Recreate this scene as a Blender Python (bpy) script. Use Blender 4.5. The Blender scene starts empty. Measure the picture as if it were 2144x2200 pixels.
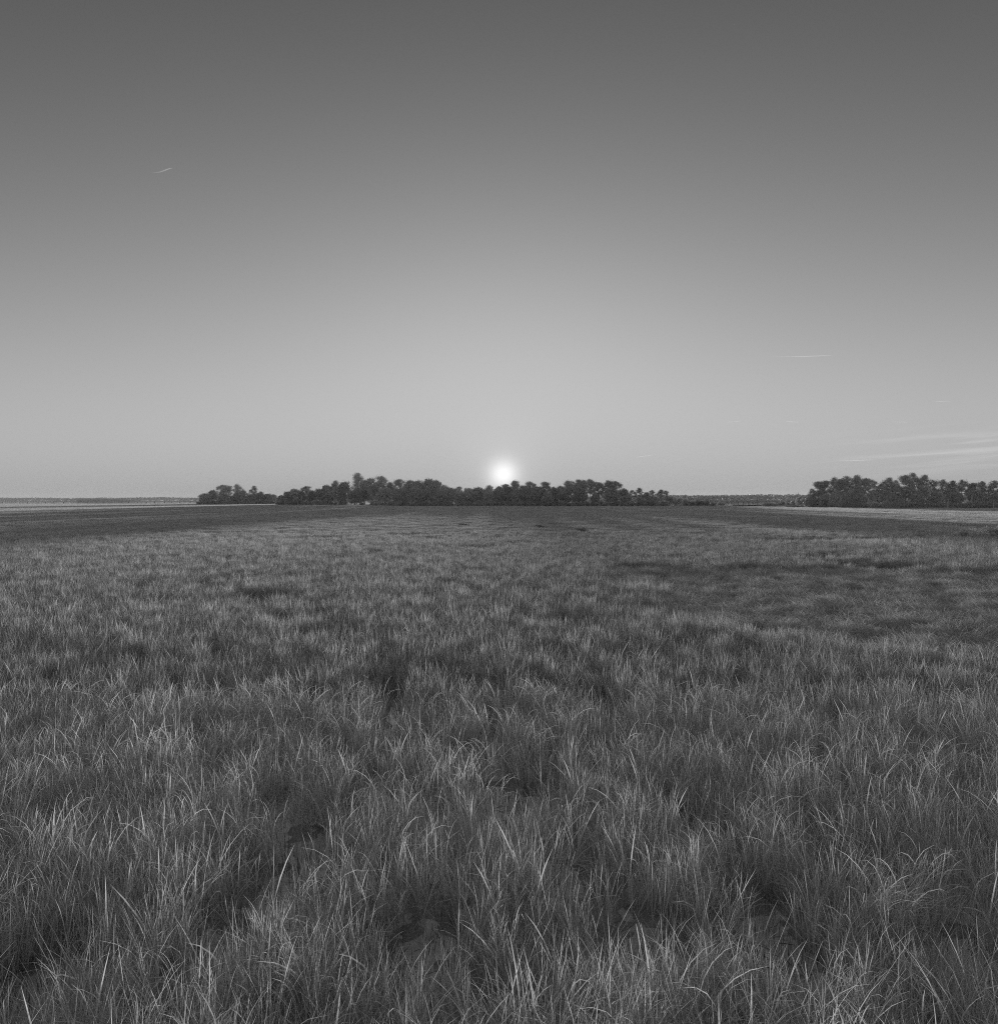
import bpy, math, random
import numpy as np
from mathutils import Vector, Matrix, Euler

scene = bpy.context.scene
COL = scene.collection
rnd = random.Random(11)
R = np.random.default_rng(5)

# ---------------------------------------------------------------- camera
SW, SH, F = 2144.0, 2200.0, 1683.0          # photograph size and focal length in its pixels
EYE = 4.0
ROLL = 0.0026
cam_d = bpy.data.cameras.new('camera')
cam = bpy.data.objects.new('camera', cam_d)
COL.objects.link(cam)
cam_d.sensor_fit = 'HORIZONTAL'
cam_d.sensor_width = 36.0
cam_d.lens = 36.0 * F / SW
cam_d.shift_y = -(SH / 2 - 1073.1) / SW
cam_d.clip_start = 0.1
cam_d.clip_end = 60000.0
cam.location = (0, 0, EYE)
cam.rotation_euler = (Matrix.Rotation(ROLL, 3, 'Y') @ Euler((math.pi / 2, 0, 0)).to_matrix()).to_euler()
scene.camera = cam


def at(px, py, Y):
    """World point at depth Y seen at photograph pixel (px, py)."""
    u, v = (px - SW / 2), (1073.1 - py)
    c, s = math.cos(ROLL), math.sin(ROLL)
    return Vector(((u * c + v * s) / F * Y, Y, EYE + (-u * s + v * c) / F * Y))


# ---------------------------------------------------------------- sky, sun, exposure
SUN_AZ, SUN_EL = 0.0058, math.radians(1.80)
SUN_DIR = Vector((math.sin(SUN_AZ) * math.cos(SUN_EL), math.cos(SUN_AZ) * math.cos(SUN_EL), math.sin(SUN_EL)))
world = bpy.data.worlds.new('World')
scene.world = world
world.use_nodes = True
wt = world.node_tree
for n in list(wt.nodes):
    wt.nodes.remove(n)


def mk(tree, kind, **kw):
    n = tree.nodes.new(kind)
    for k, v in kw.items():
        setattr(n, k, v)
    return n


def math_node(tree, op, a, b=None, c=None, clamp=False):
    n = tree.nodes.new('ShaderNodeMath')
    n.operation = op
    n.use_clamp = clamp
    for i, v in enumerate((a, b, c)):
        if v is None:
            continue
        if isinstance(v, (int, float)):
            n.inputs[i].default_value = v
        else:
            tree.links.new(v, n.inputs[i])
    return n.outputs[0]


sky = mk(wt, 'ShaderNodeTexSky', sky_type='NISHITA', sun_disc=False, sun_elevation=SUN_EL, sun_rotation=SUN_AZ,
         altitude=0.0, air_density=1.0, dust_density=0.12, ozone_density=1.0)
sep = mk(wt, 'ShaderNodeSeparateColor')
wt.links.new(sky.outputs[0], sep.inputs[0])
# black and white film behind a red filter: only the red channel, with the film's shoulder
rp = math_node(wt, 'POWER', sep.outputs[0], 1.98)
film = math_node(wt, 'DIVIDE', math_node(wt, 'MULTIPLY', rp, 0.594), math_node(wt, 'ADD', rp, 2.667))
tc = mk(wt, 'ShaderNodeTexCoord')
sxyz = mk(wt, 'ShaderNodeSeparateXYZ')
wt.links.new(tc.outputs['Generated'], sxyz.inputs[0])
el = math_node(wt, 'ARCSINE', math_node(wt, 'MAXIMUM', sxyz.outputs[2], 0.0))
# the sky is darker low down, all round the horizon
dip = math_node(wt, 'SUBTRACT', 1.0, math_node(wt, 'MULTIPLY', 0.42, math_node(wt, 'EXPONENT', math_node(wt, 'MULTIPLY', el, -1 / math.radians(3.25)))))
lum = math_node(wt, 'MULTIPLY', film, dip)
# the upper sky levels out instead of running to black
lum = math_node(wt, 'POWER', math_node(wt, 'ADD', math_node(wt, 'POWER', lum, 4.0), 0.062 ** 4), 0.25)
# aureole and disc of the setting sun
dotn = mk(wt, 'ShaderNodeVectorMath', operation='DOT_PRODUCT')
wt.links.new(tc.outputs['Generated'], dotn.inputs[0])
dotn.inputs[1].default_value = SUN_DIR
ang = math_node(wt, 'ARCCOSINE', math_node(wt, 'MINIMUM', dotn.outputs['Value'], 0.9999999))
g1 = math_node(wt, 'MULTIPLY', 0.55, math_node(wt, 'EXPONENT', math_node(wt, 'MULTIPLY', math_node(wt, 'POWER', math_node(wt, 'DIVIDE', ang, math.radians(1.0)), 2.0), -1.0)))
g3 = math_node(wt, 'MULTIPLY', 0.10, math_node(wt, 'EXPONENT', math_node(wt, 'MULTIPLY', math_node(wt, 'POWER', math_node(wt, 'DIVIDE', ang, math.radians(2.5)), 1.5), -1.0)))
g2 = math_node(wt, 'ADD', g3, math_node(wt, 'MULTIPLY', 0.01, math_node(wt, 'EXPONENT', math_node(wt, 'DIVIDE', ang, -math.radians(4.0)))))
disc = math_node(wt, 'MULTIPLY', 6.0, math_node(wt, 'LESS_THAN', ang, math.radians(0.27)))
lum = math_node(wt, 'ADD', math_node(wt, 'ADD', lum, math_node(wt, 'ADD', g1, g2)), disc)
# thin streaks of cirrus low over the horizon
az = math_node(wt, 'ARCTAN2', sxyz.outputs[0], sxyz.outputs[1])
cmb = mk(wt, 'ShaderNodeCombineXYZ')
wt.links.new(math_node(wt, 'MULTIPLY', az, 5.0), cmb.inputs[0])
wt.links.new(math_node(wt, 'ADD', math_node(wt, 'MULTIPLY', el, 95.0), math_node(wt, 'MULTIPLY', az, -6.0)), cmb.inputs[1])
cn = mk(wt, 'ShaderNodeTexNoise')
cn.inputs['Scale'].default_value = 1.3
cn.inputs['Detail'].default_value = 6.0
cn.inputs['Distortion'].default_value = 0.6
wt.links.new(cmb.outputs[0], cn.inputs['Vector'])
cr = mk(wt, 'ShaderNodeMapRange', interpolation_type='SMOOTHSTEP')
cr.inputs[1].default_value = 0.46
cr.inputs[2].default_value = 0.72
wt.links.new(cn.outputs[0], cr.inputs[0])
band = math_node(wt, 'EXPONENT', math_node(wt, 'MULTIPLY', math_node(wt, 'POWER', math_node(wt, 'DIVIDE', math_node(wt, 'SUBTRACT', el, math.radians(2.9)), math.radians(1.15)), 2.0), -1.0))
side = mk(wt, 'ShaderNodeMapRange', interpolation_type='SMOOTHSTEP')
side.inputs[1].default_value = 0.33
side.inputs[2].default_value = 0.56
wt.links.new(az, side.inputs[0])
cirrus = math_node(wt, 'MULTIPLY', math_node(wt, 'MULTIPLY', cr.outputs[0], band), math_node(wt, 'MULTIPLY', side.outputs[0], 0.13))
lum = math_node(wt, 'ADD', lum, cirrus)
cc = mk(wt, 'ShaderNodeCombineColor')
l10 = math_node(wt, 'MULTIPLY', lum, 10.0)
for i in range(3):
    wt.links.new(l10, cc.inputs[i])
bg = mk(wt, 'ShaderNodeBackground')
bg.inputs['Strength'].default_value = 0.1
wt.links.new(cc.outputs[0], bg.inputs['Color'])
wo = mk(wt, 'ShaderNodeOutputWorld')
wt.links.new(bg.outputs[0], wo.inputs['Surface'])

sun_d = bpy.data.lights.new('sun', 'SUN')
sun_d.energy = 4.0
sun_d.angle = math.radians(1.0)
sun_d.color = (1, 1, 1)                      # the photograph is black and white
sun = bpy.data.objects.new('sun', sun_d)
sun.rotation_euler = (-SUN_DIR).to_track_quat('-Z', 'Y').to_euler()
sun.location = (0, 0, 60)
COL.objects.link(sun)

vs = scene.view_settings
vs.view_transform = 'Standard'
vs.look = 'None'
vs.exposure = 0.0
vs.gamma = 1.0
vs.use_curve_mapping = False
scene.cycles.max_bounces = 12
scene.cycles.diffuse_bounces = 10
scene.cycles.glossy_bounces = 3
scene.cycles.transmission_bounces = 10
scene.cycles.transparent_max_bounces = 8
scene.cycles.sample_clamp_indirect = 2.0
scene.cycles.filter_width = 1.05
scene.cycles.use_denoising = False
scene.cycles.denoiser = 'OPENIMAGEDENOISE'
scene.cycles.denoising_input_passes = 'RGB_ALBEDO_NORMAL'
scene.cycles.denoising_prefilter = 'ACCURATE'
scene.cycles.use_adaptive_sampling = False


# ---------------------------------------------------------------- helpers
def tag(o, label=None, cat=None, group=None, kind=None):
    for k, v in (('label', label), ('category', cat), ('group', group), ('kind', kind)):
        if v:
            o[k] = v
    return o


def mesh_np(name, verts, faces, attrs=None, smooth=False):
    """faces: (n,3) or (n,4) int array, or list of such arrays."""
    me = bpy.data.meshes.new(name)
    fl = faces if isinstance(faces, list) else [faces]
    verts = np.asarray(verts, np.float32)
    me.vertices.add(len(verts))
    me.vertices.foreach_set('co', verts.ravel())
    loops = np.concatenate([f.ravel() for f in fl]).astype(np.int32)
    sizes = np.concatenate([np.full(len(f), f.shape[1], np.int32) for f in fl])
    starts = np.concatenate([[0], np.cumsum(sizes)[:-1]]).astype(np.int32)
    me.loops.add(len(loops))
    me.loops.foreach_set('vertex_index', loops)
    me.polygons.add(len(sizes))
    me.polygons.foreach_set('loop_start', starts)
    me.polygons.foreach_set('loop_total', sizes)
    me.update(calc_edges=True)
    if smooth:
        me.polygons.foreach_set('use_smooth', np.ones(len(sizes), bool))
    for k, v in (attrs or {}).items():
        a = me.attributes.new(k, 'FLOAT', 'POINT')
        a.data.foreach_set('value', np.asarray(v, np.float32))
    return me


def obj(name, me, mat=None, parent=None, col=None):
    o = bpy.data.objects.new(name, me)
    if mat is not None and me is not None and not me.materials:
        me.materials.append(mat)
    if parent is not None:
        o.parent = parent
    (col or COL).objects.link(o)
    return o


def empty(name, loc=(0, 0, 0), rz=0.0):
    o = bpy.data.objects.new(name, None)
    o.empty_display_size = 0.5
    o.location = loc
    o.rotation_euler = (0, 0, rz)
    COL.objects.link(o)
    return o


def vnoise(x, y, seed=0):
    """smooth value noise in -1..1"""
    x = np.asarray(x, float)
    y = np.asarray(y, float)
    xi, yi = np.floor(x).astype(np.int64), np.floor(y).astype(np.int64)
    fx, fy = x - xi, y - yi
    fx, fy = fx * fx * (3 - 2 * fx), fy * fy * (3 - 2 * fy)

    def h(i, j):
        n = (i * 374761393 + j * 668265263 + seed * 974634777) & 0xFFFFFFFF
        n = ((n ^ (n >> 13)) * 1274126177) & 0xFFFFFFFF
        return ((n ^ (n >> 16)) & 0xFFFF) / 32767.5 - 1.0
    a, b, c, d = h(xi, yi), h(xi + 1, yi), h(xi, yi + 1), h(xi + 1, yi + 1)
    return (a * (1 - fx) + b * fx) * (1 - fy) + (c * (1 - fx) + d * fx) * fy


def fbm(x, y, seed=0, octs=4):
    t, amp, f = 0.0, 1.0, 1.0
    for k in range(octs):
        t = t + amp * vnoise(x * f + 17.3 * k, y * f - 9.1 * k, seed + k)
        amp *= 0.5
        f *= 2.03
    return t


def tube_np(path, radii, n=6):
    """closed tapered tube along a path; returns verts, quads"""
    path = np.asarray(path, float)
    m = len(path)
    t = np.gradient(path, axis=0)
    t /= np.linalg.norm(t, axis=1)[:, None] + 1e-9
    ref = np.where(np.abs(t[:, 2:3]) > 0.9, np.array([[1.0, 0, 0]]), np.array([[0, 0, 1.0]]))
    a = np.cross(t, ref)
    a /= np.linalg.norm(a, axis=1)[:, None] + 1e-9
    b = np.cross(t, a)
    th = np.arange(n) / n * 2 * math.pi
    v = path[:, None] + np.asarray(radii)[:, None, None] * (np.cos(th)[None, :, None] * a[:, None] + np.sin(th)[None, :, None] * b[:, None])
    v = v.reshape(-1, 3)
    i = np.arange(m - 1)[:, None] * n
    j = np.arange(n)[None]
    j2 = (j + 1) % n
    q = np.stack([i + j, i + j2, i + n + j2, i + n + j], -1).reshape(-1, 4)
    return v, q


def join_np(parts):
    vs_, qs, off = [], [], 0
    for v, q in parts:
        vs_.append(v)
        qs.append(q + off)
        off += len(v)
    return np.concatenate(vs_), np.concatenate(qs)


def box_np(x0, x1, y0, y1, z0, z1):
    v = np.array([[x, y, z] for z in (z0, z1) for y in (y0, y1) for x in (x0, x1)], float)
    q = np.array([[0, 2, 3, 1], [4, 5, 7, 6], [0, 1, 5, 4], [2, 6, 7, 3], [0, 4, 6, 2], [1, 3, 7, 5]])
    return v, q


# ---------------------------------------------------------------- materials (all grey: a black and white photograph)
def new_mat(name):
    m = bpy.data.materials.new(name)
    m.use_nodes = True
    t = m.node_tree
    b = t.nodes['Principled BSDF']
    return m, t, b, t.nodes['Material Output']


def grey_noise(t, lo, hi, scale, detail=5.0, coord='Object', rough=0.6):
    tcn = t.nodes.new('ShaderNodeTexCoord')
    nz = t.nodes.new('ShaderNodeTexNoise')
    nz.inputs['Scale'].default_value = scale
    nz.inputs['Detail'].default_value = detail
    nz.inputs['Roughness'].default_value = rough
    t.links.new(tcn.outputs[coord], nz.inputs['Vector'])
    mr = t.nodes.new('ShaderNodeMapRange')
    mr.inputs[1].default_value = 0.3
    mr.inputs[2].default_value = 0.7
    mr.inputs[3].default_value = lo
    mr.inputs[4].default_value = hi
    t.links.new(nz.outputs[0], mr.inputs[0])
    return mr.outputs[0], nz.outputs[0]


def grass_material(name, base, transl, rough=0.6, spec=0.22):
    m, t, b, out = new_mat(name)
    at_ = t.nodes.new('ShaderNodeAttribute')
    at_.attribute_name = 'tone'
    oi = t.nodes.new('ShaderNodeObjectInfo')
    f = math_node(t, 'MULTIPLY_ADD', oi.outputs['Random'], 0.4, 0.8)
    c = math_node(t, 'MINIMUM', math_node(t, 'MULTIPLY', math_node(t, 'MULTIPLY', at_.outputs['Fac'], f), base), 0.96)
    t.links.new(c, b.inputs['Base Color'])
    b.inputs['Roughness'].default_value = rough
    b.inputs['Specular IOR Level'].default_value = spec
    tr = t.nodes.new('ShaderNodeBsdfTranslucent')
    t.links.new(c, tr.inputs['Color'])
    mx = t.nodes.new('ShaderNodeMixShader')
    mx.inputs[0].default_value = transl
    t.links.new(b.outputs[0], mx.inputs[1])
    t.links.new(tr.outputs[0], mx.inputs[2])
    t.links.new(mx.outputs[0], out.inputs['Surface'])
    return m


M_GRASS = grass_material('marsh_grass', 1.15, 0.48)  # foreground copy: base raised so the grass seems more brightly lit
M_FIELD = grass_material('field_grass_dimmed', 0.72, 0.42)  # same grass farther off, base lowered to stand in for dimmer light
M_MAT = grass_material('matted_grass', 0.84, 0.38)
M_LITTER = grass_material('dead_litter', 0.2, 0.1, rough=0.6, spec=0.3)
M_RUSH = grass_material('needle_rush', 0.12, 0.15)


def foliage_material(name, base, transl):
    m, t, b, out = new_mat(name)
    oi = t.nodes.new('ShaderNodeObjectInfo')
    ge = t.nodes.new('ShaderNodeNewGeometry')
    f = math_node(t, 'MULTIPLY_ADD', oi.outputs['Random'], 0.5, 0.75)
    g = math_node(t, 'MULTIPLY_ADD', ge.outputs['Random Per Island'], 0.7, 0.65)
    c = math_node(t, 'MULTIPLY', math_node(t, 'MULTIPLY', f, g), base)
    t.links.new(c, b.inputs['Base Color'])
    b.inputs['Roughness'].default_value = 0.55
    b.inputs['Specular IOR Level'].default_value = 0.35
    tr = t.nodes.new('ShaderNodeBsdfTranslucent')
    t.links.new(c, tr.inputs['Color'])
    mx = t.nodes.new('ShaderNodeMixShader')
    mx.inputs[0].default_value = transl
    t.links.new(b.outputs[0], mx.inputs[1])
    t.links.new(tr.outputs[0], mx.inputs[2])
    t.links.new(mx.outputs[0], out.inputs['Surface'])
    return m


M_OAK = foliage_material('oak_leaves', 0.56, 0.2)
M_PINE = foliage_material('pine_needles', 0.52, 0.2)
M_SHRUB = foliage_material('shrub_leaves', 0.52, 0.22)
M_PALM = foliage_material('palm_fronds', 0.42, 0.2)
M_FAR = foliage_material('far_wood', 0.3, 0.15)
M_SCRUB = foliage_material('scrub_leaves_sunlit', 0.85, 0.5)  # sunlight falling on the scrub is put into this raised base


def bark_material(name, lo, hi, scale=6.0):
    m, t, b, out = new_mat(name)
    c, n = grey_noise(t, lo, hi, scale)
    t.links.new(c, b.inputs['Base Color'])
    b.inputs['Roughness'].default_value = 0.85
    bp = t.nodes.new('ShaderNodeBump')
    bp.inputs['Strength'].default_value = 0.5
    t.links.new(n, bp.inputs['Height'])
    t.links.new(bp.outputs[0], b.inputs['Normal'])
    return m


M_BARK = bark_material('bark', 0.07, 0.16)
M_PALE = bark_material('pale_wood', 0.42, 0.62)
M_WOOD = bark_material('weathered_wood', 0.16, 0.28)
M_DARKWOOD = bark_material('dark_piling', 0.03, 0.07)
M_WALLP = bark_material('white_paint', 0.72, 0.82, 0.5)
M_ROOF = bark_material('grey_roof', 0.2, 0.3, 0.5)

# wet mud
M_MUD, t, b, out = new_mat('wet_mud')
c1, n1 = grey_noise(t, 0.3, 0.62, 4.0, 8.0)
c2, n2 = grey_noise(t, 0.75, 1.2, 22.0, 6.0)
t.links.new(math_node(t, 'MULTIPLY', c1, c2), b.inputs['Base Color'])
r1, _ = grey_noise(t, 0.14, 0.55, 3.1, 6.0)
t.links.new(r1, b.inputs['Roughness'])
b.inputs['Specular IOR Level'].default_value = 0.6
bp = t.nodes.new('ShaderNodeBump')
bp.inputs['Strength'].default_value = 0.6
bp.inputs['Distance'].default_value = 0.06
t.links.new(math_node(t, 'ADD', n2, math_node(t, 'MULTIPLY', n1, 0.6)), bp.inputs['Height'])
t.links.new(bp.outputs[0], b.inputs['Normal'])

# still water; the sky's reflection is put into its pale base colour
M_WATER, t, b, out = new_mat('tidal_water')
c1, n1 = grey_noise(t, 0.62, 0.88, 9.0, 6.0)
t.links.new(c1, b.inputs['Base Color'])
b.inputs['Roughness'].default_value = 0.05
b.inputs['IOR'].default_value = 1.5
b.inputs['Specular IOR Level'].default_value = 1.0
bp = t.nodes.new('ShaderNodeBump')
bp.inputs['Strength'].default_value = 0.12
bp.inputs['Distance'].default_value = 0.02
_, n2 = grey_noise(t, 0, 1, 7.0, 3.0)
t.links.new(n2, bp.inputs['Height'])
t.links.new(bp.outputs[0], b.inputs['Normal'])

M_BANK, t, b, out = new_mat('sandy_bank')
c1, n1 = grey_noise(t, 0.14, 0.34, 0.35, 7.0)
t.links.new(c1, b.inputs['Base Color'])
b.inputs['Roughness'].default_value = 0.9

M_TRAIL, t, b, out = new_mat('contrail_ice')
for n in list(t.nodes):
    if n.bl_idname == 'ShaderNodeBsdfPrincipled':
        t.nodes.remove(n)
d_ = t.nodes.new('ShaderNodeBsdfDiffuse')
d_.inputs[0].default_value = (0.9, 0.9, 0.9, 1)
tr = t.nodes.new('ShaderNodeBsdfTranslucent')
tr.inputs[0].default_value = (0.95, 0.95, 0.95, 1)
tp = t.nodes.new('ShaderNodeBsdfTransparent')
m1 = t.nodes.new('ShaderNodeMixShader')
m1.inputs[0].default_value = 0.6
t.links.new(d_.outputs[0], m1.inputs[1])
t.links.new(tr.outputs[0], m1.inputs[2])
aw = t.nodes.new('ShaderNodeAttribute')
aw.attribute_name = 'tone'
m2 = t.nodes.new('ShaderNodeMixShader')
t.links.new(aw.outputs['Fac'], m2.inputs[0])
t.links.new(tp.outputs[0], m2.inputs[1])
t.links.new(m1.outputs[0], m2.inputs[2])
t.links.new(m2.outputs[0], out.inputs['Surface'])

# ---------------------------------------------------------------- setting: layout of the marsh
# front edges of the wooded hammocks (X, Y), read along the shore
FRONT_LEFT = np.array([(-285, 728), (-245, 722), (-205, 735)], float)
FRONT_MAIN = np.array([(-172, 600), (-128, 570), (-91, 535), (-57, 446), (-25, 440), (5, 436), (42, 417), (88, 405), (116, 412)], float)
FRONT_RIGHT = np.array([(138, 408), (147, 380), (136, 338), (134, 306), (160, 292), (190, 282), (230, 274)], float)


def hammock(name, front, depth, rise=0.55):
    """low island: an outline at water level, a bank and a flat top"""
    n = len(front)
    tt = np.linspace(0, n - 1, n * 8)
    fx = np.interp(tt, np.arange(n), front[:, 0])
    fy = np.interp(tt, np.arange(n), front[:, 1])
    rows = []
    for dy, z in ((-1.5, -0.25), (0.0, 0.25), (2.5, rise), (depth * 0.5, rise + 0.2), (depth, rise), (depth + 4, -0.4)):
        w = 1.0 + dy * 0.0
        rows.append(np.stack([fx * w + fbm(fx * 0.2, np.full_like(fx, dy), 3) * 0.8, fy + dy + fbm(fx * 0.15, fy * 0.15, 5) * 1.3,
                              np.full_like(fx, z) + fbm(fx * 0.3, fy + dy, 9) * 0.08], -1))
    v = np.concatenate(rows)
    m = len(fx)
    i, j = np.meshgrid(np.arange(len(rows) - 1), np.arange(m - 1), indexing='ij')
    a = (i * m + j).ravel()
    q = np.stack([a, a + 1, a + m + 1, a + m], -1)
    o = obj(name, mesh_np(name, v, q, smooth=True), M_BANK)
    return tag(o, kind='structure')


hammock('island_ground_left', FRONT_LEFT, 55)
hammock('island_ground_middle', FRONT_MAIN, 60)
hammock('island_ground_right', FRONT_RIGHT, 55)

# pools of water standing between the grass near the camera: photograph pixel, half width, half length in metres
POOLS = []
for px, py, rx, ry in ((630, 1880, 0.30, 1.0), (600, 1800, 0.25, 0.5), (1070, 1730, 0.45, 1.1), (1060, 1620, 0.28, 1.3), (830, 1660, 0.25, 1.3), (945, 1760, 0.25, 0.7), (915, 2010, 0.30, 0.6),
                       (940, 2140, 0.35, 0.35), (500, 2060, 0.42, 0.55), (150, 2130, 0.55, 0.35), (1650, 2010, 0.32, 0.7), (1600, 2100, 0.3, 0.35), (1440, 1750, 0.20, 0.7), (1255, 1640, 0.25, 1.3),
                       (1325, 1580, 0.25, 1.2), (860, 1520, 0.22, 1.8), (145, 1660, 0.22, 0.6), (1230, 1900, 0.3, 0.4), (1370, 2060, 0.35, 0.4), (2080, 2080, 0.35, 0.5), (1130, 1740, 0.3, 0.6)):
    p = at(px, py, 1.0)
    k = EYE / (EYE - p.z)
    POOLS.append((p.x * k, k - ry * 0.25, rx * 0.78, ry * 1.35))


def pool_mask(x, y):
    m = np.zeros_like(x)
    wx = x + 0.16 * vnoise(x * 2.1, y * 2.1, 31)
    wy = y + 0.25 * vnoise(x * 1.7, y * 1.7, 32)
    for cx, cy, rx, ry in POOLS:
        m = np.maximum(m, np.exp(-(((wx - cx) / rx) ** 2 + ((wy - cy) / ry) ** 2)))
    return m


def stretch(lo, hi, fine, grow):
    """coordinates: even steps inside lo..hi, growing steps outside up to the limit"""
    def run(start, limit, sgn):
        out_, s, v = [], fine, start
        while abs(v - start) < limit:
            s *= grow
            v += sgn * s
            out_.append(v)
        return out_
    return lo, hi, run


def axis(lo, hi, fine, lim_lo, lim_hi, grow=1.16):
    mid = list(np.arange(lo, hi, fine))
    up, s, v = [], fine, mid[-1]
    while v < lim_hi:
        s *= grow
        v += s
        up.append(v)
    dn, s, v = [], fine, lo
    while v > lim_lo:
        s *= grow
        v -= s
        dn.append(v)
    return np.array(dn[::-1] + mid + up)


def marsh_end(x):
    """far edge of the marsh as a function of X"""
    return np.interp(x, [-1200, -300, -150, 60, 105, 118, 150, 175, 400], [840, 800, 760, 640, 500, 432, 436, 500, 560])


xs = axis(-7.5, 7.5, 0.05, -1200, 1200)
ys = axis(3.8, 13.5, 0.05, -60, 900)
gx, gy = np.meshgrid(xs, ys)
near = np.clip(1.3 - gy / 60.0, 0, 1)
gz = near * (0.035 * fbm(gx * 0.9, gy * 0.9, 41) + 0.022 * fbm(gx * 4.0, gy * 4.0, 44, 4)) - 0.06 * pool_mask(gx, gy) + 0.014
gz = np.where(gy > marsh_end(gx), -0.6, gz)
v = np.stack([gx.ravel(), gy.ravel(), gz.ravel()], -1)
nx, ny = len(xs), len(ys)
i, j = np.meshgrid(np.arange(ny - 1), np.arange(nx - 1), indexing='ij')
a = (i * nx + j).ravel()
tag(obj('mud_flat', mesh_np('mud_flat', v, np.stack([a, a + 1, a + nx + 1, a + nx], -1), smooth=True), M_MUD), kind='structure')

W = 16000.0
wv = np.array([[-W, -200, 0], [W, -200, 0], [W, 2 * W, 0], [-W, 2 * W, 0]], float)
tag(obj('water', mesh_np('water', wv, np.array([[0, 1, 2, 3]])), M_WATER), kind='structure')

# far shores: low land on the horizon
def far_land(name, x0, x1, Y, depth):
    n = 60
    x = np.linspace(x0, x1, n)
    yy = Y + 0.01 * Y * fbm(x / 200.0, x * 0 + 3.3, 61)
    ends = np.minimum(1, np.minimum(x - x0, x1 - x) / (0.08 * (x1 - x0)))
    v = np.concatenate([np.stack([x, yy + (1 - ends) * depth * 0.4, np.full(n, -0.3)], -1), np.stack([x, yy + 6 + (1 - ends) * depth * 0.4, np.full(n, 1.0)], -1),
                        np.stack([x, np.full(n, Y + depth), np.full(n, 2.0)], -1)])
    a = np.concatenate([np.arange(n - 1), np.arange(n - 1) + n])
    tag(obj(name, mesh_np(name, v, np.stack([a, a + 1, a + n + 1, a + n], -1), smooth=True), M_BANK), kind='structure')


far_land('far_shore', -2900, 620, 2200, 1200)
far_land('far_shore_right', 60, 1400, 880, 800)
far_land('far_islet_ground', -931, -803, 1700, 60)

# ---------------------------------------------------------------- foliage builders
def leaf_cards(rg, pts, nrm, size, spread=0.8):
    """diamond-shaped leaf sprays at pts"""
    n = len(pts)
    nd = nrm + rg.normal(0, spread, (n, 3))
    nd /= np.linalg.norm(nd, axis=1)[:, None] + 1e-9
    r = rg.normal(0, 1, (n, 3))
    a = np.cross(nd, r)
    a /= np.linalg.norm(a, axis=1)[:, None] + 1e-9
    b = np.cross(nd, a)
    s = size * rg.uniform(0.55, 1.35, n)[:, None]
    asp = rg.uniform(0.4, 0.8, n)[:, None]
    v = np.stack([pts - a * s, pts - b * s * asp + nd * s * 0.15, pts + a * s, pts + b * s * asp + nd * s * 0.15], 1).reshape(-1, 3)
    q = np.arange(4 * n).reshape(n, 4)
    return v, q


def lobes_cards(rg, lobes, n, size, shell=0.55, spread=0.8):
    """lobes: list of (x,y,z,rx,rz); cards spread through the outer part of every lobe"""
    L = np.array(lobes, float)
    w = L[:, 3] * L[:, 3] + L[:, 3] * L[:, 4]
    k = rg.choice(len(L), n, p=w / w.sum())
    d = rg.normal(0, 1, (n, 3))
    d /= np.linalg.norm(d, axis=1)[:, None]
    rr = (shell + (1 - shell) * rg.random(n)) * rg.uniform(0.85, 1.12, n)
    rr = np.where(rg.random(n) < 0.14, rg.uniform(1.0, 1.45, n), rr)
    pts = L[k, :3] + d * rr[:, None] * np.stack([L[k, 3], L[k, 3], L[k, 4]], -1)
    keep = pts[:, 2] > 0.05
    return leaf_cards(rg, pts[keep], d[keep], size, spread)


def limb(rg, p0, p1, r0, r1, wob=0.25, n=6, sides=5):
    p0, p1 = np.array(p0, float), np.array(p1, float)
    t_ = np.linspace(0, 1, n)[:, None]
    path = p0 + (p1 - p0) * t_ + rg.normal(0, wob, (n, 3)) * np.sin(t_ * math.pi) * 0.6
    return tube_np(path, np.linspace(r0, r1, n), sides)


def make_oak(seed, wide=5.2, h=10.0):
    rg = np.random.default_rng(seed)
    lobes = []
    for k in range(64):
        th = rg.uniform(0, 2 * math.pi)
        e = rg.uniform(-0.35, 1.0)
        rad = math.sqrt(max(0, 1 - max(e, 0) ** 2)) * rg.uniform(0.45, 1.0)
        z = h * 0.42 + e * h * 0.42 if e > 0 else h * 0.42 + e * h * 0.75
        r = rg.uniform(0.55, 1.6)
        lobes.append((math.cos(th) * wide * rad * 0.82, math.sin(th) * wide * rad * 0.82, max(z, 0.8) - r * 0.2, r * 1.1, r * 0.85))
    v, q = lobes_cards(rg, lobes, 9000, 0.25)
    parts = [limb(rg, (0, 0, -0.3), (rg.normal(0, 0.3), rg.normal(0, 0.3), h * 0.3), 0.42, 0.3)]
    for k in range(9):
        l = lobes[rg.integers(len(lobes))]
        parts.append(limb(rg, parts[0][0][-3], l[:3], 0.2, 0.05, 0.4))
    return mesh_np('oak_crown', v, q), mesh_np('oak_trunk', *join_np(parts), smooth=True)


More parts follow.
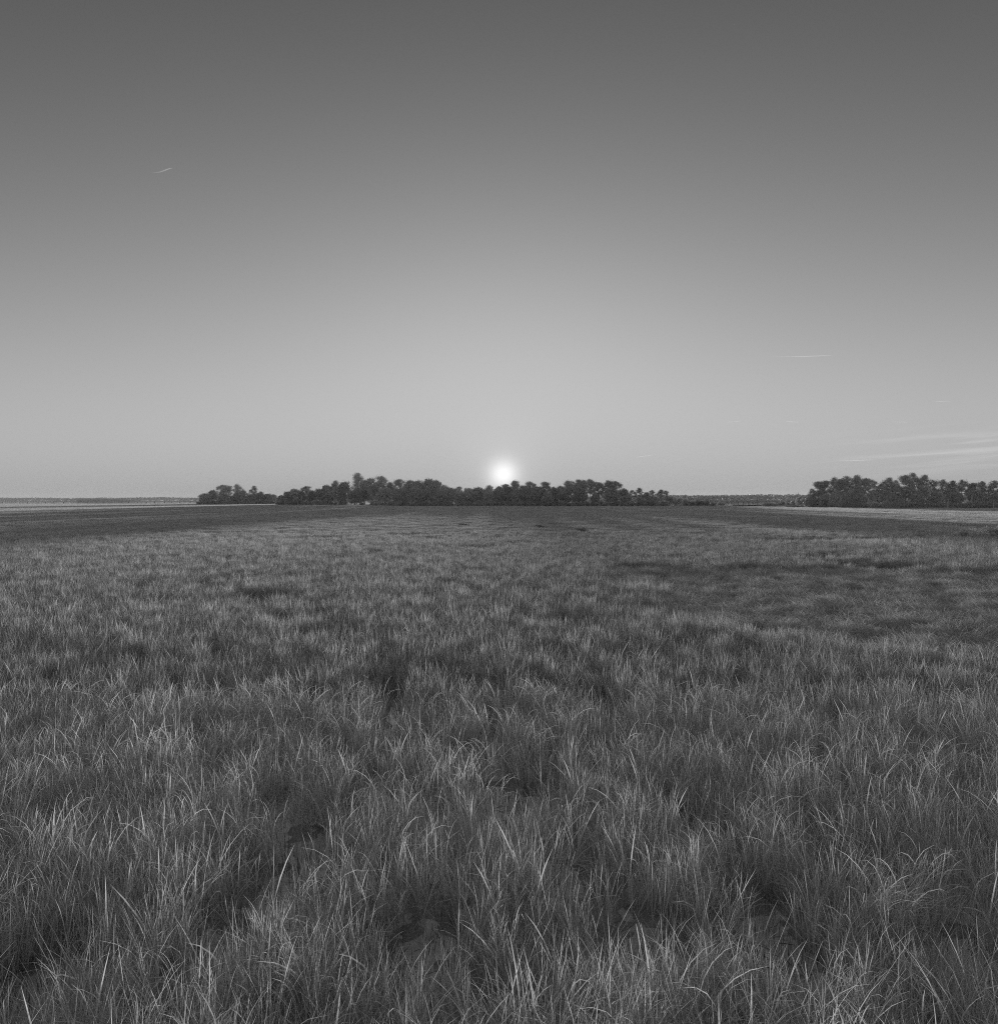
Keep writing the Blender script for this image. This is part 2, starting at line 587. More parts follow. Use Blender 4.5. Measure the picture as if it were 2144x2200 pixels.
def make_pine(seed, h=16.0, top=0.5, wide=3.4, nl=22, cards=5200, flat=0.55, lean=0.3):
    rg = np.random.default_rng(seed)
    n = 9
    t_ = np.linspace(0, 1, n)
    path = np.stack([lean * np.sin(t_ * 2.2 + rg.uniform(0, 3)) * 1.2, lean * np.cos(t_ * 2 + rg.uniform(0, 3)), t_ * h * 0.95 - 0.3], -1)
    path[:, :2] -= path[0, :2]
    parts = [tube_np(path, np.linspace(0.26, 0.07, n), 6)]
    lobes = []
    nl = int(nl * 1.15)
    for k in range(nl):
        u = (k + rg.uniform(0, 0.9)) / nl
        z = h * (1 - top + top * u * 0.97)
        env = wide * (0.35 + 0.9 * math.sin(math.pi * min(1, 0.15 + u * 0.78)))
        th = k * 2.4 + rg.normal(0, 0.5)
        rad = env * rg.uniform(0.15, 0.85) * (0.35 if u > 0.93 else 1)
        c = np.array([np.interp(z, path[:, 2], path[:, 0]) + math.cos(th) * rad, np.interp(z, path[:, 2], path[:, 1]) + math.sin(th) * rad, z])
        r = rg.uniform(0.8, 1.95) * (0.8 if u > 0.9 else 1.0)
        lobes.append((c[0], c[1], c[2] - 0.3, r, r * flat))
        zb = z - rad * 0.35
        parts.append(limb(rg, (np.interp(zb, path[:, 2], path[:, 0]), np.interp(zb, path[:, 2], path[:, 1]), zb), c - [0, 0, 0.3], 0.09, 0.03, 0.15, 5, 4))
    v, q = lobes_cards(rg, lobes, int(cards * 1.5), 0.2, 0.2, 0.9)
    return mesh_np('pine_crown', v, q), mesh_np('pine_trunk', *join_np(parts), smooth=True)


def make_shrub(seed, h=3.0, wide=2.2, cards=2600):
    rg = np.random.default_rng(seed)
    lobes = []
    for k in range(18):
        th, rad = rg.uniform(0, 2 * math.pi), wide * math.sqrt(rg.random()) * 0.8
        zt = h * (1 - 0.55 * (rad / wide) ** 2) * rg.uniform(0.55, 0.95)
        r = rg.uniform(0.45, 0.85)
        lobes.append((math.cos(th) * rad, math.sin(th) * rad, zt - r * 0.5, r, r * 0.9))
        lobes.append((math.cos(th) * rad, math.sin(th) * rad, zt * 0.45, r, r))
    v, q = lobes_cards(rg, lobes, cards, 0.15)
    parts = [limb(rg, (0, 0, -0.2), l[:3], 0.06, 0.02, 0.1, 5, 4) for l in lobes[:14:2]]
    return mesh_np('shrub_leaves', v, q), mesh_np('shrub_stems', *join_np(parts), smooth=True)


def make_palm(seed, h=5.5, lean=0.6):
    rg = np.random.default_rng(seed)
    n = 8
    t_ = np.linspace(0, 1, n)
    path = np.stack([lean * t_ ** 1.5, 0.15 * lean * t_, t_ * h - 0.3], -1)
    trunk = tube_np(path, np.linspace(0.2, 0.16, n), 7)
    top = path[-1]
    vv, qq, off = [], [], 0
    for k in range(46):
        th = k * 2.4
        e = rg.uniform(-0.9, 1.2)
        d = np.array([math.cos(th) * math.cos(e), math.sin(th) * math.cos(e), math.sin(e)])
        side = np.cross(d, [0, 0, 1.0])
        side /= np.linalg.norm(side) + 1e-9
        up = np.cross(side, d)
        L0 = rg.uniform(0.7, 1.0)
        p = top + d * L0
        for m in range(9):
            a_ = (m - 4) * 0.27
            dd = d * math.cos(a_) + side * math.sin(a_) - np.array([0, 0, 0.25])
            wv_ = (side * math.cos(a_) - d * math.sin(a_)) * 0.07
            Lf = rg.uniform(0.6, 0.95) * (1 - 0.05 * abs(m - 4))
            vv += [p - wv_, p + wv_, p + dd * Lf * 0.6 + wv_ * 0.7, p + dd * Lf + np.array([0, 0, -0.12]), p + dd * Lf * 0.6 - wv_ * 0.7]
            qq.append([off, off + 1, off + 2, off + 4])
            qq.append([off + 4, off + 2, off + 3, off + 3])
            off += 5
    q4 = np.array([q for q in qq if q[2] != q[3]])
    q3 = np.array([q[:3] for q in qq if q[2] == q[3]])
    return mesh_np('palm_crown', np.array(vv), [q4, q3]), mesh_np('palm_trunk', *trunk, smooth=True)


def make_snag(seed, h=6.0):
    rg = np.random.default_rng(seed)
    parts = [limb(rg, (0, 0, -0.3), (rg.normal(0, 0.4), 0, h), 0.16, 0.04, 0.2, 8)]
    for k in range(11):
        z = h * rg.uniform(0.35, 0.95)
        b0 = parts[0][0][np.argmin(np.abs(parts[0][0][:, 2] - z))]
        th = rg.uniform(0, 6.28)
        L = rg.uniform(0.6, 1.8)
        e = b0 + np.array([math.cos(th) * L, math.sin(th) * L, L * rg.uniform(0.4, 1.2)])
        parts.append(limb(rg, b0, e, 0.05, 0.015, 0.12, 5, 4))
        parts.append(limb(rg, (b0 + e) / 2, (b0 + e) / 2 + rg.normal(0, 0.5, 3) + [0, 0, 0.4], 0.03, 0.01, 0.08, 4, 4))
    return mesh_np('dead_branches', *join_np(parts), smooth=True)


OAKS = [make_oak(100 + k, *wh) for k, wh in enumerate(((5.2, 10), (4.4, 10), (6.2, 10), (4.8, 10)))]
PINES = [make_pine(200, top=0.62, wide=3.2, nl=26, flat=0.7), make_pine(201, top=0.55, wide=3.8, nl=26, cards=6000, flat=0.7), make_pine(202, top=0.72, wide=3.0, nl=30, cards=6600, flat=0.7),
         make_pine(203, top=0.5, wide=4.0, nl=26, cards=6200, flat=0.8), make_pine(204, top=0.58, wide=3.4, nl=19, cards=4200, flat=0.65), make_pine(205, top=0.75, wide=4.0, nl=36, cards=8000, flat=0.75)]
SHRUBS = [make_shrub(300 + k) for k in range(4)]
PALMS = [make_palm(400, 5.5, 0.4), make_palm(401, 5.5, -1.3), make_palm(402, 5.0, 0.1)]

KINDS_T = {
    'oak': (OAKS, 10.0, M_OAK, M_BARK, 'oak_tree', 'tree', 'crown', 'trunk'),
    'pine': (PINES, 16.0, M_PINE, M_BARK, 'pine_tree', 'tree', 'crown', 'trunk'),
    'shrub': (SHRUBS, 3.0, M_SHRUB, M_BARK, 'shrub', 'shrub', 'foliage', 'stem'),
    'palm': (PALMS, 6.6, M_PALM, M_PALE, 'palmetto_tree', 'palm tree', 'crown', 'trunk'),
}
for k_, spec in KINDS_T.items():
    for cr_, tr_ in spec[0]:
        cr_.materials.append(spec[2])
        tr_.materials.append(spec[3])


def plant(kind, X, Y, ztop, label, group, var=None, wide=1.0, zbase=0.4):
    protos, h, _, _, nm, cat, pc, pt = KINDS_T[kind]
    cr_, tr_ = protos[(rnd.randrange(len(protos)) if var is None else var) % len(protos)]
    root = empty(nm, (X, Y, zbase), rnd.uniform(-3.1, 3.1) if kind != 'palm' else rnd.uniform(-0.4, 0.4))
    s = (ztop - zbase) / h
    root.scale = (s * wide, s * wide, s)
    tag(root, label, cat, group)
    obj(pc, cr_, None, root)
    obj(pt, tr_, None, root)
    return root


def front_y(front, X):
    if front is FRONT_RIGHT:
        return float(np.interp(X, [120, 134, 150, 160, 190, 230], [345, 312, 298, 292, 282, 274]))
    return float(np.interp(X, front[:, 0], front[:, 1]))


ORD = ['first', 'second', 'third', 'fourth', 'fifth', 'sixth', 'seventh', 'eighth', 'ninth', 'tenth', 'eleventh', 'twelfth', 'thirteenth', 'fourteenth', 'fifteenth',
       'sixteenth', 'seventeenth', 'eighteenth', 'nineteenth', 'twentieth', 'twenty-first', 'twenty-second', 'twenty-third', 'twenty-fourth', 'twenty-fifth',
       'twenty-sixth', 'twenty-seventh', 'twenty-eighth', 'twenty-ninth', 'thirtieth', 'thirty-first', 'thirty-second', 'thirty-third', 'thirty-fourth', 'thirty-fifth',
       'thirty-sixth', 'thirty-seventh', 'thirty-eighth', 'thirty-ninth', 'fortieth'] + ['forty-' + w_ for w_ in ('first', 'second', 'third', 'fourth', 'fifth', 'sixth', 'seventh', 'eighth', 'ninth')]


def put_trees(rows, front, place, fixed_y=None):
    """rows: (pixel x, pixel y of the top, kind, depth behind the shore, variant, width factor)"""
    count = {}
    words = {'pine': 'clump-crowned pine', 'oak': 'broad dark oak', 'palm': 'pale palmetto', 'shrub': 'rounded shrub'}
    for px, py, kind, dep, var, wide in sorted(rows):
        Y = 420.0
        for _ in range(4):
            X = (px - SW / 2) / F * Y
            Y = (front_y(front, X)) + dep
        p = at(px, py, Y)
        n = count[kind] = count.get(kind, -1) + 1
        plant(kind, p.x, Y, p.z, f'{words[kind]}, {ORD[n]} {kind} from left {place}', f'{kind} trees {place}' if kind != 'shrub' else f'shrubs {place}', var, wide)


# left hammock
put_trees([(441, 1057, 'oak', 14, 0, 1.2), (457, 1050, 'oak', 22, 1, 1.0), (475, 1041, 'pine', 20, 3, 1.25), (493, 1043, 'pine', 26, 1, 1.2), (509, 1040, 'pine', 18, 3, 1.15),
           (523, 1050, 'oak', 22, 2, 0.9), (546, 1044, 'pine', 20, 0, 1.25), (560, 1054, 'oak', 14, 3, 1.0), (576, 1058, 'oak', 24, 0, 1.1), (588, 1060, 'oak', 16, 1, 1.1),
           (484, 1056, 'oak', 8, 2, 1.1), (507, 1057, 'oak', 8, 3, 1.1), (538, 1060, 'oak', 8, 1, 1.2)], FRONT_LEFT, 'on the left hammock')
# main island up to the sun
put_trees([(605, 1062, 'oak', 5, 1, 1.3), (618, 1053, 'oak', 16, 0, 1.0), (633, 1046, 'oak', 22, 2, 1.0), (655, 1044, 'pine', 20, 3, 1.2), (648, 1052, 'oak', 9, 3, 0.9), (670, 1051, 'oak', 12, 1, 0.9),
           (686, 1046, 'oak', 16, 0, 0.9), (703, 1037, 'oak', 24, 2, 0.7), (722, 1032, 'pine', 28, 5, 0.95), (741, 1029, 'oak', 30, 0, 0.72), (767, 1015, 'pine', 30, 5, 1.05), (783, 1027, 'oak', 30, 1, 0.75),
           (798, 1021, 'oak', 34, 2, 0.72), (823, 1022, 'pine', 30, 3, 1.05), (812, 1031, 'oak', 22, 0, 0.8), (838, 1032, 'oak', 26, 3, 0.8), (858, 1028, 'pine', 30, 1, 1.1), (880, 1027, 'oak', 34, 1, 0.9),
           (898, 1026, 'oak', 34, 0, 0.85), (919, 1022, 'oak', 38, 2, 0.72), (936, 1027, 'oak', 30, 1, 0.85), (952, 1038, 'oak', 20, 3, 0.85), (710, 1051, 'oak', 9, 2, 0.9), (735, 1052, 'oak', 8, 1, 0.9),
           (762, 1048, 'oak', 12, 3, 0.9), (826, 1044, 'oak', 8, 0, 1.0), (862, 1046, 'oak', 8, 2, 0.95), (893, 1043, 'oak', 8, 1, 1.0), (922, 1043, 'oak', 8, 0, 1.0), (945, 1048, 'oak', 7, 3, 1.0)],
          FRONT_MAIN, 'on middle island left of sun')
# main island from the sun to the right
put_trees([(968, 1044, 'oak', 22, 1, 1.0), (984, 1045, 'pine', 26, 3, 1.1), (1003, 1044, 'oak', 20, 2, 0.9), (1027, 1042, 'oak', 24, 0, 0.9), (1051, 1039, 'oak', 24, 3, 0.85), (1072, 1041, 'oak', 22, 1, 0.9),
           (1087, 1039, 'pine', 26, 1, 1.1), (1104, 1032, 'pine', 28, 3, 1.15), (1094, 1041, 'oak', 32, 0, 0.95), (1098, 1056, 'oak', 16, 3, 1.0), (1124, 1038, 'oak', 24, 2, 0.8), (1141, 1034, 'pine', 28, 3, 1.1), (1155, 1040, 'oak', 22, 0, 0.9), (1170, 1034, 'pine', 26, 1, 1.15),
           (1188, 1043, 'oak', 20, 3, 0.95), (1203, 1040, 'oak', 24, 1, 0.9), (1218, 1032, 'pine', 28, 3, 1.2), (1231, 1034, 'oak', 26, 2, 0.75), (1243, 1029, 'pine', 30, 1, 1.15), (1256, 1031, 'pine', 22, 5, 1.0),
           (1269, 1029, 'pine', 28, 3, 1.15), (1286, 1035, 'pine', 22, 1, 1.1), (1305, 1031, 'pine', 28, 5, 1.0), (1325, 1033, 'pine', 26, 3, 1.25), (1313, 1044, 'oak', 12, 2, 0.9), (1340, 1046, 'oak', 18, 1, 0.9),
           (1356, 1053, 'pine', 24, 4, 1.3), (1373, 1048, 'pine', 22, 4, 1.25), (1390, 1055, 'oak', 16, 3, 1.0), (1400, 1053, 'pine', 24, 4, 1.3), (1418, 1052, 'pine', 20, 0, 1.4), (1431, 1054, 'pine', 24, 4, 1.3),
           (1439, 1066, 'oak', 12, 0, 1.2), (990, 1054, 'oak', 9, 0, 1.0), (1020, 1053, 'oak', 9, 2, 1.0), (1050, 1052, 'oak', 8, 1, 1.0), (1082, 1052, 'oak', 8, 3, 1.0), (1112, 1052, 'oak', 9, 0, 1.0),
           (1147, 1052, 'oak', 8, 2, 1.0), (1178, 1053, 'oak', 8, 1, 1.0), (1210, 1052, 'oak', 9, 0, 1.0), (1245, 1054, 'oak', 10, 3, 0.95), (1280, 1056, 'oak', 9, 1, 1.0), (1345, 1062, 'oak', 8, 0, 1.1),
           (1375, 1065, 'oak', 8, 2, 1.1), (1408, 1066, 'oak', 8, 3, 1.2)], FRONT_MAIN, 'on middle island right of sun')
# right hammock
put_trees([(1722, 1064, 'oak', 22, 1, 1.2), (1737, 1058, 'oak', 20, 3, 1.1), (1745, 1050, 'pine', 26, 0, 1.1), (1757, 1033, 'pine', 30, 1, 1.1), (1774, 1031, 'pine', 32, 1, 1.05), (1790, 1026, 'pine', 36, 0, 1.1), (1805, 1028, 'pine', 30, 1, 1.0), (1820, 1021, 'pine', 36, 2, 1.05),
           (1842, 1020, 'pine', 34, 5, 0.95), (1861, 1026, 'pine', 30, 1, 1.05), (1876, 1031, 'pine', 34, 4, 1.15), (1893, 1034, 'oak', 36, 1, 0.7), (1908, 1024, 'pine', 26, 2, 1.1), (1926, 1031, 'pine', 36, 5, 0.9),
           (1944, 1019, 'pine', 24, 1, 1.1), (1959, 1015, 'pine', 30, 5, 0.9), (1984, 1018, 'pine', 28, 2, 1.05), (2002, 1030, 'pine', 34, 5, 0.9), (2027, 1029, 'pine', 36, 5, 0.95), (2045, 1031, 'pine', 30, 2, 1.1),
           (2064, 1030, 'pine', 36, 5, 0.95), (2090, 1036, 'pine', 22, 1, 1.1), (2112, 1033, 'pine', 32, 5, 1.0), (2137, 1031, 'pine', 30, 2, 1.2), (2160, 1034, 'pine', 30, 5, 1.0),
           (1775, 1058, 'oak', 8, 0, 0.95), (1800, 1051, 'oak', 10, 2, 0.9), (1828, 1052, 'oak', 9, 1, 1.05), (1848, 1056, 'oak', 7, 3, 1.0), (1880, 1052, 'oak', 16, 0, 0.95), (1915, 1054, 'oak', 17, 2, 0.9),
           (1970, 1053, 'oak', 18, 1, 1.0), (2012, 1052, 'oak', 20, 3, 1.0), (2052, 1053, 'oak', 20, 0, 1.0), (2100, 1052, 'oak', 22, 2, 1.0), (2140, 1054, 'oak', 20, 1, 1.0),
           (1836, 1046, 'oak', 42, 0, 0.8), (1900, 1047, 'oak', 42, 1, 0.8), (1932, 1044, 'oak', 44, 3, 0.75), (1990, 1043, 'oak', 42, 2, 0.75), (2038, 1046, 'oak', 40, 3, 0.8), (2096, 1046, 'oak', 40, 1, 0.8), (2150, 1044, 'oak', 42, 3, 0.8)], FRONT_RIGHT, 'on the right hammock')

# palmettos with pale trunks
for px, py, var, dep, front, lab in ((640, 1052, 1, 1.0, FRONT_MAIN, 'leaning palmetto with pale trunk at the shore, left of two'), (647, 1050, 0, 1.0, FRONT_MAIN, 'upright palmetto with pale trunk beside the leaning palmetto'),
                                     (690, 1063, 2, 1.0, FRONT_MAIN, 'short palmetto at the shore left of the tall pale pole'), (701, 1062, 0, 0.8, FRONT_MAIN, 'short palmetto closest to the tall pale pole'),
                                     (1200, 1060, 0, 0.5, FRONT_MAIN, 'palmetto with pale trunk right of the sun, nearer the sun'), (1257, 1062, 2, 0.5, FRONT_MAIN, 'palmetto with pale trunk right of the sun, farther from the sun'),
                                     (1933, 1067, 2, 1.5, FRONT_RIGHT, 'low fan palmetto beneath the tallest pines of the right hammock'), (2086, 1046, 0, 2.0, FRONT_RIGHT, 'tall slim palmetto with pale trunk on the right hammock'),
                                     (2134, 1057, 2, -1.0, FRONT_RIGHT, 'bushy headed palmetto at the right edge of the picture')):
    Y = 420.0
    for _ in range(4):
        Y = front_y(front, (px - SW / 2) / F * Y) + dep
    p = at(px, py, Y)
    plant('palm', p.x, Y, p.z, lab, 'palmettos along the shore', var, 1.0 if front is FRONT_MAIN else 1.15)

# shrubs along the shores
def shrub_row(front, px0, px1, step, ztop, place, dep=(1.0, 5.0), skip=()):
    px, cnt = px0, 0
    while px < px1:
        if not any(a_ < px < b_ for a_, b_ in skip):
            Y = 420.0
            d0 = rnd.uniform(*dep)
            for _ in range(4):
                Y = front_y(front, (px - SW / 2) / F * Y) + d0
            plant('shrub', (px - SW / 2) / F * Y, Y, rnd.uniform(*ztop), f'dark leafy shrub, {ORD[cnt]} from left in the shore thicket {place}', f'shore shrubs {place}', None, rnd.uniform(1.0, 1.4), 0.2)
            cnt += 1
        px += step * rnd.uniform(0.75, 1.25)


shrub_row(FRONT_LEFT, 428, 598, 8.0, (3.0, 5.5), 'of the left hammock')
shrub_row(FRONT_MAIN, 600, 960, 9.5, (2.6, 4.8), 'left of the sun', skip=((752, 772), (782, 800)))
shrub_row(FRONT_MAIN, 962, 1440, 10.5, (2.4, 4.4), 'right of the sun')
shrub_row(FRONT_RIGHT, 1765, 2150, 13.0, (1.8, 3.6), 'of the right hammock')
# separate shrubs standing in the gap between the islands
for px, py, Y, w_, lab in ((1463, 1064, 412, 0.9, 'tall ragged shrub just right of the middle island'), (1476, 1072, 416, 1.2, 'low shrub right of the tall ragged shrub'), (1495, 1071, 414, 1.3, 'wide rounded shrub in the gap, left half of a pair'),
                           (1511, 1071, 413, 1.3, 'wide rounded shrub in the gap, right half of a pair'), (1532, 1077, 416, 1.2, 'low shrub left of the dock'), (1549, 1076, 418, 1.1, 'small round shrub at the left end of the dock'),
                           (1646, 1077, 404, 1.3, 'low shrub at the right end of the dock'), (1661, 1078, 402, 1.3, 'low shrub second to the right of the dock'), (1679, 1075, 398, 1.2, 'rounded shrub left of the bare dead tree'),
                           (1697, 1067, 384, 1.0, 'shrub under the bare dead tree'), (1714, 1068, 372, 1.1, 'shrub right of the bare dead tree'), (1730, 1062, 352, 0.9, 'tall shrub at the left corner of the right hammock'),
                           (1749, 1060, 338, 1.0, 'tall shrub second at the left corner of the right hammock')):
    p = at(px, py, Y)
    plant('shrub', p.x, Y, p.z, lab, 'shrubs between the islands', None, w_, 0.1)

# dead trees
p = at(1713, 1054, 378)
o = empty('dead_tree', (p.x, 378, 0.2))
tag(o, 'bare dead tree at the left corner of the right hammock', 'tree')
snag = make_snag(500, 6.0)
snag.materials.append(M_WOOD)
s_ = (p.z - 0.2) / 6.6
o.scale = (s_, s_, s_)
obj('trunk', snag, None, o)
p = at(2036, 1071, 284)
o = empty('dead_stump', (p.x, 284, 0.2))
tag(o, 'pale bleached dead stump on the right hammock shore', 'stump')
rg = np.random.default_rng(7)
obj('trunk', mesh_np('stump', *join_np([limb(rg, (0, 0, -0.3), (0.15, 0, p.z - 0.3), 0.3, 0.12, 0.1, 7, 7), limb(rg, (0, 0, 1.2), (0.7, 0.1, 2.2), 0.12, 0.05, 0.1), limb(rg, (0, 0, 0.8), (-0.5, 0, 1.7), 0.1, 0.04, 0.08)]), smooth=True), M_PALE, o)

# far woods: too far off to tell the trees apart
def far_wood(name, label, x0, x1, Y, depth, htop, n, size, seed, lump):
    rg = np.random.default_rng(seed)
    x = rg.uniform(x0, x1, n)
    dy = rg.uniform(0, 1, n) ** 1.5 * depth
    ends = np.clip(np.minimum(x - x0, x1 - x) / (0.06 * (x1 - x0)), 0.25, 1) ** 0.7
    hh = htop * (0.86 + 0.10 * fbm(x / lump, dy / lump, seed) + 0.08 * vnoise(x / (lump * 0.18), dy / lump, seed + 9)) * ends
    z = 0.6 + hh * rg.uniform(0, 1, n) ** 0.6
    yy = Y + 0.01 * Y * fbm(x / 200.0, x * 0 + 3.3, 61) + 4 + dy + (1 - np.clip(ends, 0, 1)) * depth
    v, q = leaf_cards(rg, np.stack([x, yy, z], -1), np.tile([[0, -0.6, 0.5]], (n, 1)), size, 0.7)
    tag(obj(name, mesh_np(name, v, q), M_FAR), label, 'woods', kind='stuff')


far_wood('far_wood', 'dark low line of woods on the far shore across the water', -2830, 600, 2200, 120, 12.6, 42000, 1.8, 71, 62)
far_wood('near_far_wood', 'low wooded ridge behind the dock between the islands', 80, 1300, 880, 90, 8.4, 42000, 0.95, 72, 34)
far_wood('islet_wood', 'dark wooded islet in front of the far shore', -922, -812, 1700, 35, 7.4, 5000, 1.1, 73, 26)

# ---------------------------------------------------------------- small structures far off
def simple_house(x, Y, w, d, h, label):
    root = empty('house', (x, Y, 1.0))
    tag(root, label, 'house', 'houses on the far shore')
    obj('wall', mesh_np('wall', *box_np(-w / 2, w / 2, 0, d, 0, h)), M_WALLP, root)
    v = np.array([[-w / 2 - 0.6, -0.6, h], [w / 2 + 0.6, -0.6, h], [w / 2 + 0.6, d + 0.6, h], [-w / 2 - 0.6, d + 0.6, h], [-w / 2 + 1, d / 2, h + 2.6], [w / 2 - 1, d / 2, h + 2.6]], float)
    obj('roof', mesh_np('roof', v, [np.array([[0, 1, 5, 4], [2, 3, 4, 5], [0, 3, 2, 1]]), np.array([[1, 2, 5], [3, 0, 4]])]), M_ROOF, root)


for px, w, h, lab in ((296, 14, 4, 'small white house on the far shore, left of the pair'), (307, 18, 6, 'white house on the far shore, right of the pair'), (389, 12, 4, 'white house on the far shore nearest the left hammock')):
    p = at(px, 1073, 2170)
    simple_house(p.x, 2170, w * 0.7, 7, h * 0.7, lab)

# row of pilings in the water
for k, px in enumerate(np.linspace(8, 424, 24)):
    Y = 1300.0 + 30 * math.sin(k * 1.7)
    p = at(float(px) + rnd.uniform(-3, 3), 1075, Y)
    hh = rnd.uniform(1.3, 2.0)
    v, q = join_np([tube_np([(dx, dy, -1), (dx * 0.6, dy * 0.6, hh * 0.6), (dx * 0.4, dy * 0.4, hh)], [0.34, 0.32, 0.3], 6) for dx, dy in ((-0.5, 0), (0.5, 0.1), (0, 0.6))])
    o = obj('piling', mesh_np('piling', v, q, smooth=True), M_DARKWOOD)
    o.location = (p.x, Y, 0)
    tag(o, f'dark piling, {ORD[k]} from left in the row standing in the water', 'piling', 'pilings in the water')

# dock between the islands
DY = 470.0
pa, pb = at(1552, 1084.6, DY), at(1640, 1084.6, DY)
root = empty('dock', (pa.x, DY, 0))
tag(root, 'long low wooden dock on piles between the two wooded islands', 'dock')
Ld = pb.x - pa.x
zd = 4 + (1074.4 - 1084.6) / F * DY + 0.25
obj('deck', mesh_np('deck', *box_np(0, Ld, -0.9, 0.9, zd - 0.22, zd)), M_PALE, root)
obj('rail', mesh_np('rail', *box_np(0, Ld, -0.95, -0.83, zd + 0.5, zd + 0.66)), M_WOOD, root)
pile = mesh_np('pile', *tube_np([(0, 0, -1), (0, 0, zd + 0.7)], [0.2, 0.18], 6))
pile.materials.append(M_DARKWOOD)
for k in range(9):
    o = obj('pile', pile, None, root)
    o.location = (0.3 + k * (Ld - 0.6) / 8, -1.15, 0)
p0, p1 = at(1627, 1085, DY - 4), at(1627, 1066, DY - 4)
o = obj('pole', mesh_np('pole', *join_np([tube_np([(0, 0, -0.5), (0, 0, 3), (0, 0, p1.z)], [0.19, 0.16, 0.12], 6), tube_np([(-0.5, 0, p1.z - 0.4), (0.5, 0, p1.z - 0.4)], [0.07, 0.07], 5)])), M_DARKWOOD)
o.location = (p0.x, DY - 4, 0)
tag(o, 'thin dark pole standing beside the dock', 'pole')
Yp = front_y(FRONT_MAIN, -100) - 8
p1 = at(718, 1053, Yp)
o = obj('utility_pole', mesh_np('utility_pole', *join_np([tube_np([(0, 0, -0.5), (0, 0, 4), (0, 0, p1.z)], [0.24, 0.22, 0.18], 8), tube_np([(-0.55, 0, p1.z - 0.5), (0.55, 0, p1.z - 0.5)], [0.08, 0.08], 5)])), M_PALE)
o.location = (p1.x, Yp, 0)
tag(o, 'tall pale pole in front of the trees of the middle island', 'pole')

# ---------------------------------------------------------------- contrails
def contrail(pxa, pya, pxb, pyb, w_px, label, dense, Y=11000.0):
    a_, b_ = at(pxa, pya, Y), at(pxb, pyb, Y)
    n = 14
    t_ = np.linspace(0, 1, n)
    path = np.stack([a_.x + (b_.x - a_.x) * t_, Y + 30 * np.sin(t_ * 5), a_.z + (b_.z - a_.z) * t_ + (vnoise(t_ * 6, t_ * 0, int(pxa)) * 1.2)], -1)
    r = w_px / 2 / F * Y * (0.35 + 0.65 * np.sin(math.pi * np.clip(1 - t_, 0.02, 1) ** 0.8))
    v, q = tube_np(path, r, 8)
    o = obj('contrail', mesh_np('contrail', v - np.array(a_), q, {'tone': np.repeat(dense * np.clip(t_ * 1.5, 0.03, 1) * np.clip((1 - t_) * 8, 0, 1), 8)}, smooth=True), M_TRAIL)
    o.location = a_
    tag(o, label, 'contrail', 'contrails in the sky')


contrail(322, 370, 374, 362, 2.6, 'short slanting contrail alone in the upper left sky', 0.17)
contrail(1650, 766, 1788, 764.5, 2.2, 'longest level contrail in the right sky', 0.24)
contrail(1556, 906, 1590, 905.5, 2.0, 'faint short contrail, leftmost of the low row of three', 0.17)
contrail(1730, 906, 1686, 906, 2.2, 'faint short contrail in the middle of the low row of three', 0.19)
contrail(1915, 905, 1950, 907.5, 2.0, 'faint short contrail, rightmost of the low row of three', 0.17)
contrail(2048, 862, 2004, 862.5, 2.0, 'faint contrail high above the cirrus at right', 0.19)
contrail(1416, 975, 1364, 983, 3.0, 'slanting contrail low over the trees right of the sun', 0.17)
contrail(1790, 990, 1874, 988, 3.0, 'long level contrail left of the cirrus', 0.17)

# ---------------------------------------------------------------- marsh grass
def blade_set(rg, base, az_, th0, curv, kink, length, width, seg, fold, tone, roll):
    """ribbons: base (n,3), azimuth, first tilt, bending, kink position (or >1) ... -> verts, quads, tone"""
    n = len(base)
    s = np.linspace(0, 1, seg + 1)
    th = th0[:, None] + curv[:, None] * s[None] ** 1.6 + np.where(s[None] > kink[:, None], 1.25, 0.0)
    thm = (th[:, 1:] + th[:, :-1]) / 2
    ds = length[:, None] / seg
    rad = np.concatenate([np.zeros((n, 1)), np.cumsum(np.sin(thm) * ds, 1)], 1)
    zz = np.concatenate([np.zeros((n, 1)), np.cumsum(np.cos(thm) * ds, 1)], 1)
    ca, sa = np.cos(az_)[:, None], np.sin(az_)[:, None]
    P = np.stack([base[:, 0:1] + rad * ca, base[:, 1:2] + rad * sa, base[:, 2:3] + zz], -1)
    prof = np.interp(s, [0, 0.12, 0.4, 0.75, 1.0], [0.65, 0.85, 1.0, 0.7, 0.06])
    T = np.stack([np.sin(th) * ca, np.sin(th) * sa, np.cos(th)], -1)
    S0 = np.stack([-sa + 0 * th, ca + 0 * th, 0 * th], -1)
    N0 = np.cross(T, S0)
    rl = roll[:, None] * (0.4 + 0.6 * s[None])
    S = S0 * np.cos(rl)[..., None] + N0 * np.sin(rl)[..., None]
    N = np.cross(T, S)
    hw = (width[:, None] * prof[None] * 0.5)[..., None]
    tn = tone[:, None] * (1 + 0.25 * np.clip(s - 0.8, 0, 1) / 0.2)[None]
    if fold:
        V = np.stack([P - S * hw + N * hw * 0.5, P, P + S * hw + N * hw * 0.5], 2)
        k = 3
    else:
        V = np.stack([P - S * hw, P + S * hw], 2)
        k = 2
    vv = V.reshape(-1, 3)
    tt = np.repeat(tn.reshape(-1), k)
    b0 = (np.arange(n) * (seg + 1) * k)[:, None, None]
    i_ = (np.arange(seg) * k)[None, :, None]
    j_ = np.arange(k - 1)[None, None]
    a_ = b0 + i_ + j_
    q = np.stack([a_, a_ + 1, a_ + k + 1, a_ + k], -1).reshape(-1, 4)
    return vv, q, tt


